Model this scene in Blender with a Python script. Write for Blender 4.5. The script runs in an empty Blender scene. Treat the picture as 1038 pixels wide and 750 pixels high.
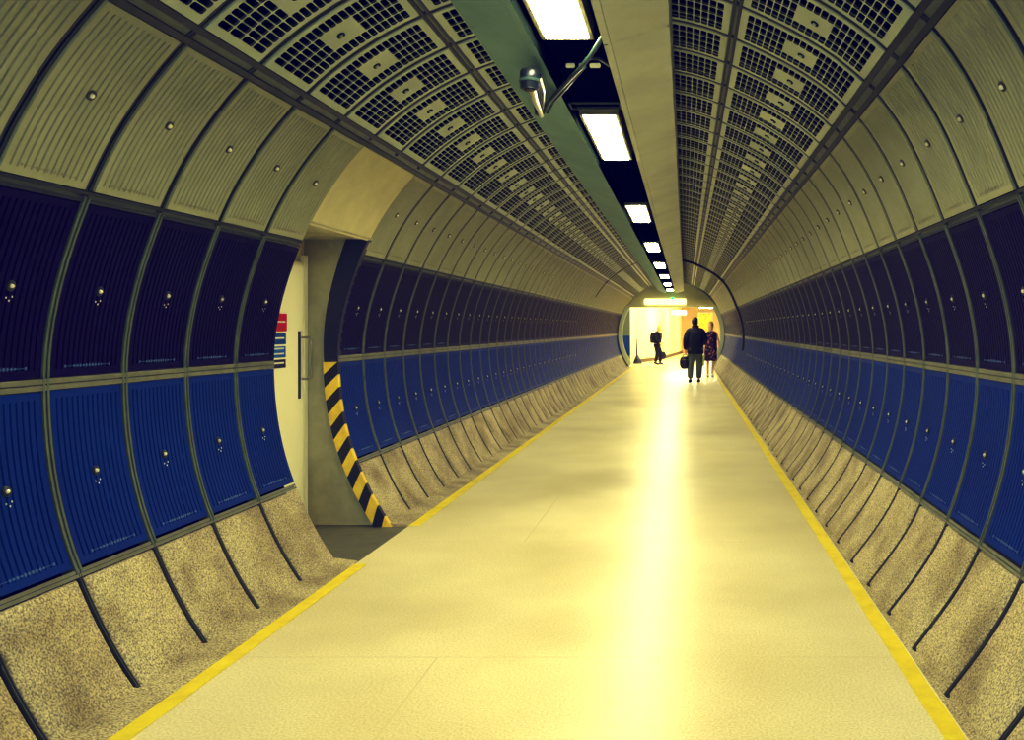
import bpy, bmesh, math, random
from mathutils import Vector, Matrix
random.seed(7)
PI = math.pi
rad = math.radians
scene = bpy.context.scene
COL = scene.collection

# ------------------------------------------------------------------ materials
def s2l(c):
    return tuple((x/12.92 if x <= .04045 else ((x+.055)/1.055)**2.4) for x in c)
def hexc(h):
    h = h.lstrip('#'); return s2l([int(h[i:i+2], 16)/255 for i in (0, 2, 4)]) + (1,)

def mat(name, col, rough=.5, metal=0, spec=.5, noise=None, bump=None, emit=None, estr=0):
    """noise=(scale, second colour, low, high); bump=(scale, strength)"""
    m = bpy.data.materials.new(name); m.use_nodes = True
    nt = m.node_tree; b = nt.nodes['Principled BSDF']
    b.inputs['Base Color'].default_value = hexc(col)
    b.inputs['Roughness'].default_value = rough
    b.inputs['Metallic'].default_value = metal
    b.inputs['Specular IOR Level'].default_value = spec
    geo = nt.nodes.new('ShaderNodeNewGeometry')
    if noise:
        n = nt.nodes.new('ShaderNodeTexNoise'); n.inputs['Scale'].default_value = noise[0]
        n.inputs['Detail'].default_value = 5; n.inputs['Roughness'].default_value = .65
        nt.links.new(geo.outputs['Position'], n.inputs['Vector'])
        r = nt.nodes.new('ShaderNodeValToRGB')
        r.color_ramp.elements[0].position = noise[2]; r.color_ramp.elements[1].position = noise[3]
        r.color_ramp.elements[0].color = hexc(noise[1]); r.color_ramp.elements[1].color = hexc(col)
        nt.links.new(n.outputs['Fac'], r.inputs['Fac'])
        nt.links.new(r.outputs['Color'], b.inputs['Base Color'])
    if bump:
        n2 = nt.nodes.new('ShaderNodeTexNoise'); n2.inputs['Scale'].default_value = bump[0]
        n2.inputs['Detail'].default_value = 3
        nt.links.new(geo.outputs['Position'], n2.inputs['Vector'])
        bp = nt.nodes.new('ShaderNodeBump'); bp.inputs['Strength'].default_value = bump[1]
        bp.inputs['Distance'].default_value = .01
        nt.links.new(n2.outputs['Fac'], bp.inputs['Height'])
        nt.links.new(bp.outputs['Normal'], b.inputs['Normal'])
    if emit:
        b.inputs['Emission Color'].default_value = hexc(emit)
        b.inputs['Emission Strength'].default_value = estr
    return m

M = {}
M['cream'] = mat('cream_enamel', '#a0a27c', .5, spec=.3, noise=(3, '#93966e', .35, .65))
M['blue_up'] = mat('dark_violet_blue_enamel', '#130742', .5, spec=.08, noise=(2.2, '#0e0536', .3, .7))
M['blue_low'] = mat('royal_blue_enamel', '#063285', .5, spec=.1, noise=(2.2, '#052a78', .3, .7))  # bluer than the upper row: partly reflected ceiling light put into the colour
M['grille'] = mat('perforated_cream_enamel', '#b4c0a2', .45)
M['hole'] = mat('navy_shade_backing', '#0a0a26', .9, spec=.0)  # navy tone of the shade behind panels and slots, put into the colour
M['hole_edge'] = mat('hole_edge_metal', '#4a4a3c', .7)
M['rib'] = mat('olive_grey_channel', '#5f6b52', .45, noise=(9, '#4d5943', .35, .7))
M['rail'] = mat('grey_green_rail', '#7a7c60', .45, noise=(7, '#62654c', .35, .7))
M['railtop'] = mat('dark_green_rail', '#1c2a2c', .5, noise=(7, '#142024', .35, .7))
M['plinth_rib'] = mat('dark_olive_joint', '#343a30', .6)
M['groove'] = mat('dark_groove', '#12140f', .8)  # near-black colour of rib grooves and slotted-panel lock rings
def concrete_mat():
    m = mat('speckled_terrazzo_concrete', '#a29668', .75)
    nt = m.node_tree; b = nt.nodes['Principled BSDF']; geo = nt.nodes['Geometry']
    n1 = nt.nodes.new('ShaderNodeTexNoise'); n1.inputs['Scale'].default_value = 110; n1.inputs['Detail'].default_value = 3
    n2 = nt.nodes.new('ShaderNodeTexNoise'); n2.inputs['Scale'].default_value = 3.2; n2.inputs['Detail'].default_value = 6
    for n in (n1, n2): nt.links.new(geo.outputs['Position'], n.inputs['Vector'])
    r1 = nt.nodes.new('ShaderNodeValToRGB'); e = r1.color_ramp.elements
    e[0].position = .36; e[0].color = hexc('#7d7450'); e[1].position = .64; e[1].color = hexc('#ded2a0')
    r2 = nt.nodes.new('ShaderNodeValToRGB'); e = r2.color_ramp.elements
    e[0].position = .3; e[0].color = hexc('#a89e7e'); e[1].position = .6; e[1].color = (1, 1, 1, 1)
    nt.links.new(n1.outputs['Fac'], r1.inputs['Fac']); nt.links.new(n2.outputs['Fac'], r2.inputs['Fac'])
    mx = nt.nodes.new('ShaderNodeMix'); mx.data_type = 'RGBA'; mx.blend_type = 'MULTIPLY'; mx.inputs['Factor'].default_value = .8
    nt.links.new(r1.outputs['Color'], mx.inputs['A']); nt.links.new(r2.outputs['Color'], mx.inputs['B'])
    nt.links.new(mx.outputs['Result'], b.inputs['Base Color'])
    bp = nt.nodes.new('ShaderNodeBump'); bp.inputs['Strength'].default_value = .35; bp.inputs['Distance'].default_value = .006
    nt.links.new(n1.outputs['Fac'], bp.inputs['Height']); nt.links.new(bp.outputs['Normal'], b.inputs['Normal'])
    return m
M['concrete'] = concrete_mat()
def floor_mat():
    m = mat('polished_terrazzo_floor', '#dccb86', .3, spec=.6)
    nt = m.node_tree; b = nt.nodes['Principled BSDF']; geo = nt.nodes['Geometry']
    n1 = nt.nodes.new('ShaderNodeTexNoise'); n1.inputs['Scale'].default_value = 90; n1.inputs['Detail'].default_value = 4
    n2 = nt.nodes.new('ShaderNodeTexNoise'); n2.inputs['Scale'].default_value = .9; n2.inputs['Detail'].default_value = 5
    for n in (n1, n2): nt.links.new(geo.outputs['Position'], n.inputs['Vector'])
    r1 = nt.nodes.new('ShaderNodeValToRGB'); e = r1.color_ramp.elements
    e[0].position = .34; e[0].color = hexc('#e0d4a0'); e[1].position = .62; e[1].color = hexc('#faf2c8')
    r2 = nt.nodes.new('ShaderNodeValToRGB'); e = r2.color_ramp.elements
    e[0].position = .3; e[0].color = hexc('#ddd6c0'); e[1].position = .62; e[1].color = (1, 1, 1, 1)
    nt.links.new(n1.outputs['Fac'], r1.inputs['Fac']); nt.links.new(n2.outputs['Fac'], r2.inputs['Fac'])
    mx = nt.nodes.new('ShaderNodeMix'); mx.data_type = 'RGBA'; mx.blend_type = 'MULTIPLY'; mx.inputs['Factor'].default_value = .7
    nt.links.new(r1.outputs['Color'], mx.inputs['A']); nt.links.new(r2.outputs['Color'], mx.inputs['B'])
    # joints between the cast floor bays
    br = nt.nodes.new('ShaderNodeTexBrick'); br.offset = .5; br.inputs['Scale'].default_value = 1
    br.inputs['Brick Width'].default_value = 5.2; br.inputs['Row Height'].default_value = 2.35
    br.inputs['Mortar Size'].default_value = .006; br.inputs['Mortar Smooth'].default_value = .3
    mp = nt.nodes.new('ShaderNodeMapping'); mp.inputs['Location'].default_value = (.62, .36, 0)
    nt.links.new(geo.outputs['Position'], mp.inputs['Vector']); nt.links.new(mp.outputs['Vector'], br.inputs['Vector'])
    m2 = nt.nodes.new('ShaderNodeMix'); m2.data_type = 'RGBA'; m2.inputs['B'].default_value = hexc('#dccf9c')
    nt.links.new(br.outputs['Fac'], m2.inputs['Factor']); nt.links.new(mx.outputs['Result'], m2.inputs['A'])
    nt.links.new(m2.outputs['Result'], b.inputs['Base Color'])
    mr = nt.nodes.new('ShaderNodeMapRange'); mr.inputs['To Min'].default_value = .24; mr.inputs['To Max'].default_value = .42
    nt.links.new(n2.outputs['Fac'], mr.inputs['Value']); nt.links.new(mr.outputs['Result'], b.inputs['Roughness'])
    return m
M['floor'] = floor_mat()
M['niche_floor'] = mat('worn_grey_screed', '#6b6a4e', .55, noise=(6, '#55553f', .3, .7))
M['kerb'] = mat('grimy_kerb_cement', '#b09c6c', .8, noise=(14, '#807048', .3, .65))
M['yellow'] = mat('yellow_line_paint', '#f5e21a', .5, noise=(5, '#e0c81c', .25, .55))
M['yellow_far'] = M['yellow']
M['hazard_y'] = mat('hazard_yellow', '#f4cf0c', .5, noise=(12, '#dcb40c', .3, .6))
M['hazard_k'] = mat('hazard_black', '#0d1220', .5)
M['navy'] = mat('dark_navy_edge', '#0a1030', .5)
M['plate'] = mat('smooth_cream_render', '#d2cb94', .6, noise=(4, '#c4be88', .35, .65))
M['niche'] = mat('stained_olive_concrete', '#b0ab7c', .75, noise=(3.5, '#918f68', .3, .65))
M['door'] = mat('pale_cream_door_paint', '#fffbd4', .5)
M['door_frame'] = mat('dull_cream_paint', '#b9b587', .5)
M['steel'] = mat('brushed_steel', '#8f9078', .3, metal=.85)
M['dark_steel'] = mat('dark_steel_plate', '#3b4238', .4, metal=.6)
M['chrome'] = mat('chrome', '#fffbe6', .3, metal=.6)  # pale and only part metallic: the locks' shine is put into the colour
M['lock_ring'] = mat('dark_lock_ring', '#45452c', .4, metal=.4)
M['lock_dome'] = mat('lock_centre_glint', '#fffbe0', .3)  # white colour stands in for the glint on the lock centres
M['emboss'] = mat('worn_lettering_cream', '#7d7a55', .6)
M['emboss_b'] = mat('worn_lettering_blue', '#3a5f92', .5)
M['soffit_l'] = mat('shaded_green_soffit', '#83a697', .6, noise=(2, '#78998b', .35, .65))  # left soffit's shade put into a darker, greener colour than the right
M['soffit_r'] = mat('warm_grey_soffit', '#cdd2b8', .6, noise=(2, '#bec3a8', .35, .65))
M['void'] = mat('ceiling_slot_shade', '#05081a', .8, spec=.0)  # black colour stands in for the darkness inside the slot
M['lip'] = mat('soffit_lip_shade', '#0c120e', .9, spec=.0)  # near-black colour puts shade on the lips right beside the lamps
M['gear'] = mat('dark_gear_tray', '#040a20', .7, spec=.0)
M['light_frame'] = mat('light_housing', '#8a8455', .4)
M['diffuser'] = mat('lit_diffuser', '#ffffff', .5, emit='#fff6c8', estr=34)
M['cctv'] = mat('dark_camera_housing', '#151d24', .35, spec=.6)
M['pipe'] = mat('green_grey_conduit', '#33463f', .35, metal=.3)
M['ring_metal'] = mat('pale_green_portal_metal', '#c3caa6', .4, metal=.1)
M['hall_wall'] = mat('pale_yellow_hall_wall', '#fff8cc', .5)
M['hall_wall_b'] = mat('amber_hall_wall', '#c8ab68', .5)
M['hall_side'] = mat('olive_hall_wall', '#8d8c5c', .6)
M['lintel'] = mat('pale_olive_beam', '#d8d29a', .6)
M['hall_blue'] = mat('blue_tile_dado', '#15418a', .35)
M['hall_ceil'] = mat('hall_ceiling_paint', '#d9cd90', .6)
M['skirt'] = mat('brown_skirting', '#6d5a30', .6)
M['poster'] = mat('glowing_yellow_poster', '#f4d01a', .5, noise=(4, '#e8a80e', .4, .6), emit='#f4c818', estr=.15)  # faint glow added to the sheet, which is no lamp
M['white'] = mat('sign_white', '#f4f0d8', .4)
M['red'] = mat('sign_red', '#c41a24', .4)
M['sblue'] = mat('sign_blue', '#15509a', .4)
M['sblue_l'] = mat('sign_mid_blue', '#1a66b8', .4)
M['sdark'] = mat('sign_ink', '#1a1a30', .5)
M['green'] = mat('green_lamp', '#10b060', .4, emit='#10e070', estr=2.5)
M['skin'] = mat('skin', '#c98f6a', .55)
M['skin_f'] = mat('fair_skin', '#f4c8a4', .55)
M['hair_dark'] = mat('dark_hair', '#14100e', .6, bump=(60, .5))
M['hair_blond'] = mat('pale_blond_hair', '#f0c850', .6, bump=(60, .5))
M['jacket'] = mat('navy_jacket_cloth', '#10121f', .8, bump=(14, .5))
M['trouser'] = mat('grey_green_trouser_cloth', '#5f6650', .85, bump=(20, .3))
M['black_cloth'] = mat('black_cloth', '#101014', .85, bump=(20, .3))
M['leather'] = mat('black_leather', '#0e0d10', .4)
M['lens'] = mat('lens_glass', '#05070c', .08)
M['cardigan'] = mat('plum_cardigan', '#2b0f33', .85)
def dress_mat():
    m = mat('floral_print', '#3a1c42', .75)
    nt = m.node_tree; b = nt.nodes['Principled BSDF']
    tc = nt.nodes.new('ShaderNodeTexCoord')
    v = nt.nodes.new('ShaderNodeTexVoronoi'); v.inputs['Scale'].default_value = 11
    nt.links.new(tc.outputs['Object'], v.inputs['Vector'])
    r = nt.nodes.new('ShaderNodeValToRGB'); e = r.color_ramp.elements
    e[0].position = .25; e[0].color = hexc('#c98a92'); e[1].position = .45; e[1].color = hexc('#35184a')
    nt.links.new(v.outputs['Distance'], r.inputs['Fac']); nt.links.new(r.outputs['Color'], b.inputs['Base Color'])
    return m
M['dress'] = dress_mat()
M['bag_yellow'] = mat('lime_yellow_bag', '#c9d42a', .5)

# ------------------------------------------------------------------ helpers
def link(o, parent=None):
    COL.objects.link(o)
    if parent is not None: o.parent = parent
    return o
def obj(name, bm_or_me, m, parent=None, smooth=False):
    if isinstance(bm_or_me, bmesh.types.BMesh):
        me = bpy.data.meshes.new(name)
        if smooth:
            for f in bm_or_me.faces: f.smooth = True
        bm_or_me.to_mesh(me); bm_or_me.free()
        for mm in (m if isinstance(m, (list, tuple)) else [m]): me.materials.append(mm)
    else: me = bm_or_me
    return link(bpy.data.objects.new(name, me), parent)
def tag(o, label=None, cat=None, group=None, kind=None):
    if label: o['label'] = label
    if cat: o['category'] = cat
    if group: o['group'] = group
    if kind: o['kind'] = kind
    return o
def empty(name, loc, label=None, cat=None, group=None, kind=None, rz=0):
    o = bpy.data.objects.new(name, None); o.location = loc; o.rotation_euler = (0, 0, rz)
    o.empty_display_size = .1
    COL.objects.link(o); return tag(o, label, cat, group, kind)
def part_world(name, bm, m, parent, smooth=False):
    """mesh in world coordinates, parented to an unrotated empty"""
    bmesh.ops.translate(bm, verts=bm.verts, vec=-Vector(parent.location))
    return obj(name, bm, m, parent, smooth)
def bx(bm, x0, x1, y0, y1, z0, z1, mi=0):
    v = [bm.verts.new((x, y, z)) for x in (x0, x1) for y in (y0, y1) for z in (z0, z1)]
    for q in ((0,1,3,2),(4,6,7,5),(0,4,5,1),(2,3,7,6),(0,2,6,4),(1,5,7,3)):
        f = bm.faces.new([v[i] for i in q]); f.material_index = mi
    return v
def box(*a):
    bm = bmesh.new(); bx(bm, *a); return bm
def bevbox(x0, x1, y0, y1, z0, z1, w=.005, seg=2):
    bm = box(x0, x1, y0, y1, z0, z1)
    bmesh.ops.bevel(bm, geom=bm.edges[:], offset=w, segments=seg, affect='EDGES'); return bm
def tube(bm, pts, r, seg=10, cap=True, mi=0):
    pts = [Vector(p) for p in pts]; rs = r if isinstance(r, (list, tuple)) else [r]*len(pts)
    rings = []; ref = None
    for i, p in enumerate(pts):
        t = (pts[min(i+1, len(pts)-1)]-pts[max(i-1, 0)]).normalized()
        if ref is None:
            ref = Vector((0, 0, 1)) if abs(t.z) < .9 else Vector((1, 0, 0))
        a = (ref - t*ref.dot(t)).normalized(); b = t.cross(a); ref = a
        rings.append([bm.verts.new(p + rs[i]*(math.cos(2*PI*k/seg)*a+math.sin(2*PI*k/seg)*b)) for k in range(seg)])
    for A, B in zip(rings, rings[1:]):
        for k in range(seg):
            f = bm.faces.new((A[k], A[(k+1) % seg], B[(k+1) % seg], B[k])); f.material_index = mi; f.smooth = True
    if cap:
        for R_ in (rings[0], rings[-1]):
            f = bm.faces.new(R_); f.material_index = mi
def loft(rings, cap=True, smooth=True):
    bm = bmesh.new(); R_ = [[bm.verts.new(p) for p in r] for r in rings]; n = len(R_[0])
    for A, B in zip(R_, R_[1:]):
        for k in range(n):
            bm.faces.new((A[k], A[(k+1) % n], B[(k+1) % n], B[k])).smooth = smooth
    if cap:
        bm.faces.new(R_[0]); bm.faces.new(R_[-1])
    return bm
def ell(cx, cy, cz, rx, ry, n=20, pw=1.0):
    return [Vector((cx+rx*math.copysign(abs(math.cos(2*PI*k/n))**pw, math.cos(2*PI*k/n)), cy+ry*math.copysign(abs(math.sin(2*PI*k/n))**pw, math.sin(2*PI*k/n)), cz)) for k in range(n)]

# ------------------------------------------------------------------ tunnel profile
R0 = 2.2; ZC = 1.375
PL = [(-75, 1.03), (-38.5, 1.026), (-22.2, 1.019), (-.4, 1.012), (21.6, .998), (44, .995), (66.5, .992), (90, .99)]
PR = [(-75, .99), (-38, .992), (-22.2, 1.006), (-.4, 1.009), (21.6, .996), (44, 1.026), (66.5, 1.006), (90, .99)]
def prof(side, th):
    P = PL if side < 0 else PR
    for (a, ra), (b, rb) in zip(P, P[1:]):
        if th <= b or b == 90:
            t = (th-a)/(b-a); t = min(max(t, 0), 1); t = t*t*(3-2*t)
            return R0*(ra+(rb-ra)*t)
def pt(side, th, y, out=0.0):
    r = prof(side, th)+out
    return Vector((side*r*math.cos(rad(th)), y, ZC+r*math.sin(rad(th))))
PITCH = .55
Y0 = {-1: 3.911, 1: 4.392}
Y_END = 37.0
OPEN = (4, 5)                          # left-hand bays taken by the side opening
YO0, YO1 = Y0[-1]+4*PITCH, Y0[-1]+6*PITCH
TH = {'F': 66.5, 'A': 44.0, 'B': 21.6, 'C': -.4, 'D': -22.2, 'E': -38.3}

def arc_sheet(bm, side, t0, t1, n, y0, y1, out, mi=0):
    prev = None
    for i in range(n+1):
        t = t0+(t1-t0)*i/n
        c = (bm.verts.new(pt(side, t, y0, out)), bm.verts.new(pt(side, t, y1, out)))
        if prev:
            f = bm.faces.new((prev[0], prev[1], c[1], c[0])); f.material_index = mi; f.smooth = True
        prev = c
def arc_solid(bm, side, t0, t1, n, y0, y1, o_face, o_back, mi=0):
    """closed curved bar: inner face at o_face, back at o_back (outwards positive)"""
    prev = None
    for i in range(n+1):
        t = t0+(t1-t0)*i/n
        c = [bm.verts.new(pt(side, t, y, o)) for (y, o) in ((y0, o_face), (y1, o_face), (y1, o_back), (y0, o_back))]
        if prev:
            for k in range(4):
                f = bm.faces.new((prev[k], prev[(k+1) % 4], c[(k+1) % 4], c[k])); f.material_index = mi; f.smooth = False
        else: bm.faces.new(c).material_index = mi
        prev = c
    bm.faces.new(prev).material_index = mi

# ---- panel meshes (shared by every bay) : local y runs 0..PITCH
def deg_of(m): return math.degrees(m/R0)
def ribbed_mesh(name, side, t0, t1, m, ngr=12, gap=.031):
    bm = bmesh.new(); y0, y1 = gap, PITCH-gap; w = y1-y0
    cols = [(y0, 0), (y0+.022, 0)]
    gw = (w-.044)/ngr
    for k in range(ngr):
        a = y0+.022+k*gw
        cols += [(a+gw*.3, 0), (a+gw*.38, 1), (a+gw*.54, 1), (a+gw*.62, 0)]
    cols += [(y1-.022, 0), (y1, 0)]
    mg = deg_of(.03); n = 9
    rows = [t0, t0+mg, t0+mg+.25] + [t0+mg+.25+(t1-t0-2*mg-.5)*(i+1)/n for i in range(n)] + [t1-mg, t1]
    grid = []
    for j, t in enumerate(rows):
        flat = j < 2 or j > len(rows)-3
        grid.append([bm.verts.new(pt(side, t, y, 0 if (flat or not g) else .009)) for (y, g) in cols])
    for A, B in zip(grid, grid[1:]):
        for k in range(len(cols)-1): bm.faces.new((A[k], A[k+1], B[k+1], B[k])).smooth = False
    # rolled edge all round, going back to the fixing frame
    def back(vs, dt, dy):
        out = []
        for v in vs:
            c = v.co.copy(); d = Vector((c.x, 0, c.z-ZC)).normalized()*.024; out.append(bm.verts.new(c+d))
        for a, b, c, d in zip(vs, vs[1:], out[1:], out): bm.faces.new((a, b, c, d))
    back(grid[0], 0, 0); back(grid[-1], 0, 0); back([g[0] for g in grid], 0, 0); back([g[-1] for g in grid], 0, 0)
    me = bpy.data.meshes.new(name); bm.to_mesh(me); bm.free(); me.materials.append(m); return me

def perforated_mesh(name, side, t0, t1, ncol, centre=True, gap=.028):
    bm = bmesh.new(); y0, y1 = gap, PITCH-gap
    my = .03; mt = deg_of(.042)
    ys = [y0, y0+my] ; ny = 4
    cw = (y1-y0-2*my)/ny; dt = (t1-t0-2*mt)/ncol
    def V(y, t, o=0): return bm.verts.new(pt(side, t, y, o))
    def quad(ya, yb, ta, tb, n=1):
        for k in range(n):
            a, b = ta+(tb-ta)*k/n, ta+(tb-ta)*(k+1)/n
            bm.faces.new((V(ya, a), V(yb, a), V(yb, b), V(ya, b)))
    quad(y0, y1, t0, t0+mt); quad(y0, y1, t1-mt, t1)
    quad(y0, y0+my, t0+mt, t1-mt, ncol); quad(y1-my, y1, t0+mt, t1-mt, ncol)
    cc = ncol//2
    for c in range(ncol):
        for r in range(ny):
            ya = y0+my+r*cw; yb = ya+cw; ta = t0+mt+c*dt; tb = ta+dt
            if centre and r in (1, 2) and abs(c-cc) <= 2:
                quad(ya, yb, ta, tb); continue
            # rounded slot in the cell
            iy, it = cw*.04, dt*.07; cy, ct = cw*.08, dt*.17
            inner = [(ya+iy+cy, ta+it), (yb-iy-cy, ta+it), (yb-iy, ta+it+ct), (yb-iy, tb-it-ct), (yb-iy-cy, tb-it), (ya+iy+cy, tb-it), (ya+iy, tb-it-ct), (ya+iy, ta+it+ct)]
            IN = [V(y, t) for y, t in inner]; BK = [V(y, t, .012) for y, t in inner]
            c4 = [V(ya, ta), V(yb, ta), V(yb, tb), V(ya, tb)]
            for q in ((c4[0], c4[1], IN[1], IN[0]), (c4[1], IN[2], IN[1]), (c4[1], c4[2], IN[3], IN[2]), (c4[2], IN[4], IN[3]),
                      (c4[2], c4[3], IN[5], IN[4]), (c4[3], IN[6], IN[5]), (c4[3], c4[0], IN[7], IN[6]), (c4[0], IN[0], IN[7])):
                bm.faces.new(q)
            for k in range(8):
                bm.faces.new((IN[k], IN[(k+1) % 8], BK[(k+1) % 8], BK[k])).material_index = 1
    # rolled edge
    for ya in (y0, y1):
        for k in range(8):
            a, b = t0+(t1-t0)*k/8, t0+(t1-t0)*(k+1)/8
            bm.faces.new((V(ya, a), V(ya, b), V(ya, b, .03), V(ya, a, .03)))
    for t in (t0, t1): bm.faces.new((V(y0, t), V(y1, t), V(y1, t, .03), V(y0, t, .03)))
    bmesh.ops.remove_doubles(bm, verts=bm.verts, dist=1e-5)
    me = bpy.data.meshes.new(name); bm.to_mesh(me); bm.free()
    me.materials.append(M['grille']); me.materials.append(M['hole_edge']); return me

def slab_mesh(name, side, t0, t1, gap=.02):
    bm = bmesh.new(); n = 8; y0, y1 = gap, PITCH-gap; b = .012
    rows = [(t0, .014), (t0+deg_of(b), 0)] + [(t0+deg_of(b)+(t1-t0-2*deg_of(b))*(i+1)/n, 0) for i in range(n)] + [(t1, .014)]
    cols = [(y0, .014), (y0+b, 0), ((y0+y1)/2, 0), (y1-b, 0), (y1, .014)]
    G = [[bm.verts.new(pt(side, t, y, max(a, c))) for (y, c) in cols] for (t, a) in rows]
    for A, B in zip(G, G[1:]):
        for k in range(len(cols)-1): bm.faces.new((A[k], A[k+1], B[k+1], B[k])).smooth = True
    def back(vs):
        o = [bm.verts.new(v.co+Vector((v.co.x, 0, v.co.z-ZC)).normalized()*.05) for v in vs]
        for a, b_, c, d in zip(vs, vs[1:], o[1:], o): bm.faces.new((a, b_, c, d))
    back(G[0]); back(G[-1]); back([g[0] for g in G]); back([g[-1] for g in G])
    me = bpy.data.meshes.new(name); bm.to_mesh(me); bm.free(); me.materials.append(M['concrete']); return me

def frame_at(side, th, y, out=0):
    """matrix: local z = inward normal, local y = along the tunnel, local x = tangent"""
    p = pt(side, th, y, out); n = Vector((-side*math.cos(rad(th)), 0, -math.sin(rad(th)))); yy = Vector((0, 1, 0)); xx = yy.cross(n)
    m = Matrix((xx, yy, n)).transposed().to_4x4(); m.translation = p; return m
def lock_mesh(name, kind, side, th):
    bm = bmesh.new(); r = .023
    def ring(r0, r1, z0, z1, mi, n=16):
        A = [bm.verts.new((r0*math.cos(2*PI*k/n), r0*math.sin(2*PI*k/n), z0)) for k in range(n)]
        B = [bm.verts.new((r1*math.cos(2*PI*k/n), r1*math.sin(2*PI*k/n), z1)) for k in range(n)]
        for k in range(n):
            f = bm.faces.new((A[k], A[(k+1) % n], B[(k+1) % n], B[k])); f.material_index = mi; f.smooth = True
        return B
    def cap(vs, mi): bm.faces.new(vs).material_index = mi
    if kind != 'blue':
        ring(r, r, 0, .007, 0); ring(r, r*.55, .007, .007, 0); ring(r*.55, r*.5, .007, .002, 0)
        ring(r*.46, r*.42, 0, .012, 1); cap(ring(r*.42, r*.2, .012, .016, 1), 1)
    else:
        ring(r*1.0, r*.95, 0, .008, 0); ring(r*.95, r*.6, .008, .01, 0); ring(r*.6, r*.5, .01, .002, 0)
        ring(r*.45, r*.4, 0, .012, 1); cap(ring(r*.4, r*.2, .012, .017, 1), 1)
        for (sx, sy) in ((.045, .018), (.05, -.014), (.062, .004)):   # little screw heads under the lock
            n = 6; SGN = -1
            A = [bm.verts.new((sx*SGN*side+.005*math.cos(2*PI*k/n), sy+.005*math.sin(2*PI*k/n), .004)) for k in range(n)]
            cap(A, 1)
            bmesh.ops.translate(bm, verts=A, vec=(0, 0, 0))
    bmesh.ops.transform(bm, matrix=frame_at(side, th, PITCH/2, 0), verts=bm.verts)
    me = bpy.data.meshes.new(name); bm.to_mesh(me); bm.free()
    for k in ({'cream': ('lock_ring', 'lock_dome'), 'grille': ('groove', 'grille'), 'blue': ('dark_steel', 'chrome')}[kind]): me.materials.append(M[k])
    return me
def mark_mesh(name, side, t, m):
    """worn line of raised characters, unreadable in the photograph: a row of short bars"""
    bm = bmesh.new(); rnd = random.Random(3)
    c = PITCH/2; prev = None
    ysq = [(-.16, .006), (-.148, .006), (-.147, .0012), (-.1, .0012)]
    y = -.1
    while y < .09:
        h = rnd.choice((.005, .008, .0065)); ysq += [(y, h), (y+.01, h), (y+.011, .0012), (y+.02, .0012)]; y += .021
    ysq += [(.147, .0012), (.148, .006), (.16, .006)]
    for q, h in ysq:
        cc = [bm.verts.new(pt(side, t+deg_of(d), c+q, -.002)) for d in (-h, h)]
        if prev: bm.faces.new((prev[0], prev[1], cc[1], cc[0]))
        prev = cc
    me = bpy.data.meshes.new(name); bm.to_mesh(me); bm.free(); me.materials.append(m); return me

G = {}
gA, gS = deg_of(.055), deg_of(.03)
for s in (-1, 1):
    G[s, 'cream'] = ribbed_mesh('cream_ribbed', s, TH['B']+gS, TH['A']-gA, M['cream'])
    G[s, 'upper'] = ribbed_mesh('upper_blue_ribbed', s, TH['C']+gS, TH['B']-gS, M['blue_up'], 13, .029)
    G[s, 'lower'] = ribbed_mesh('lower_blue_ribbed', s, TH['D']+gS, TH['C']-gS, M['blue_low'], 13, .029)
    G[s, 'grille'] = perforated_mesh('perforated', s, TH['A']+gA, TH['F']-gS, 17)
    G[s, 'crown'] = perforated_mesh('crown_perforated', s, TH['F']+gS, 86, 14, False)
    G[s, 'slab'] = slab_mesh('concrete_slab', s, TH['E']+.3, TH['D']-deg_of(.02))
    for row, a, b in (('cream', 'B', 'A'), ('upper', 'C', 'B'), ('lower', 'D', 'C'), ('grille', 'A', 'F')):
        G[s, row, 'lock'] = lock_mesh(row+'_lock', 'blue' if row in ('upper', 'lower') else row, s, (TH[a]+TH[b])/2)
    for row, t, m in (('cream', TH['B']+gS+deg_of(.045), 'emboss'), ('upper', TH['C']+gS+deg_of(.045), 'emboss_b'), ('lower', TH['D']+gS+deg_of(.045), 'emboss_b')):
        G[s, row, 'mark'] = mark_mesh(row+'_mark', s, t, M[m])

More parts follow.
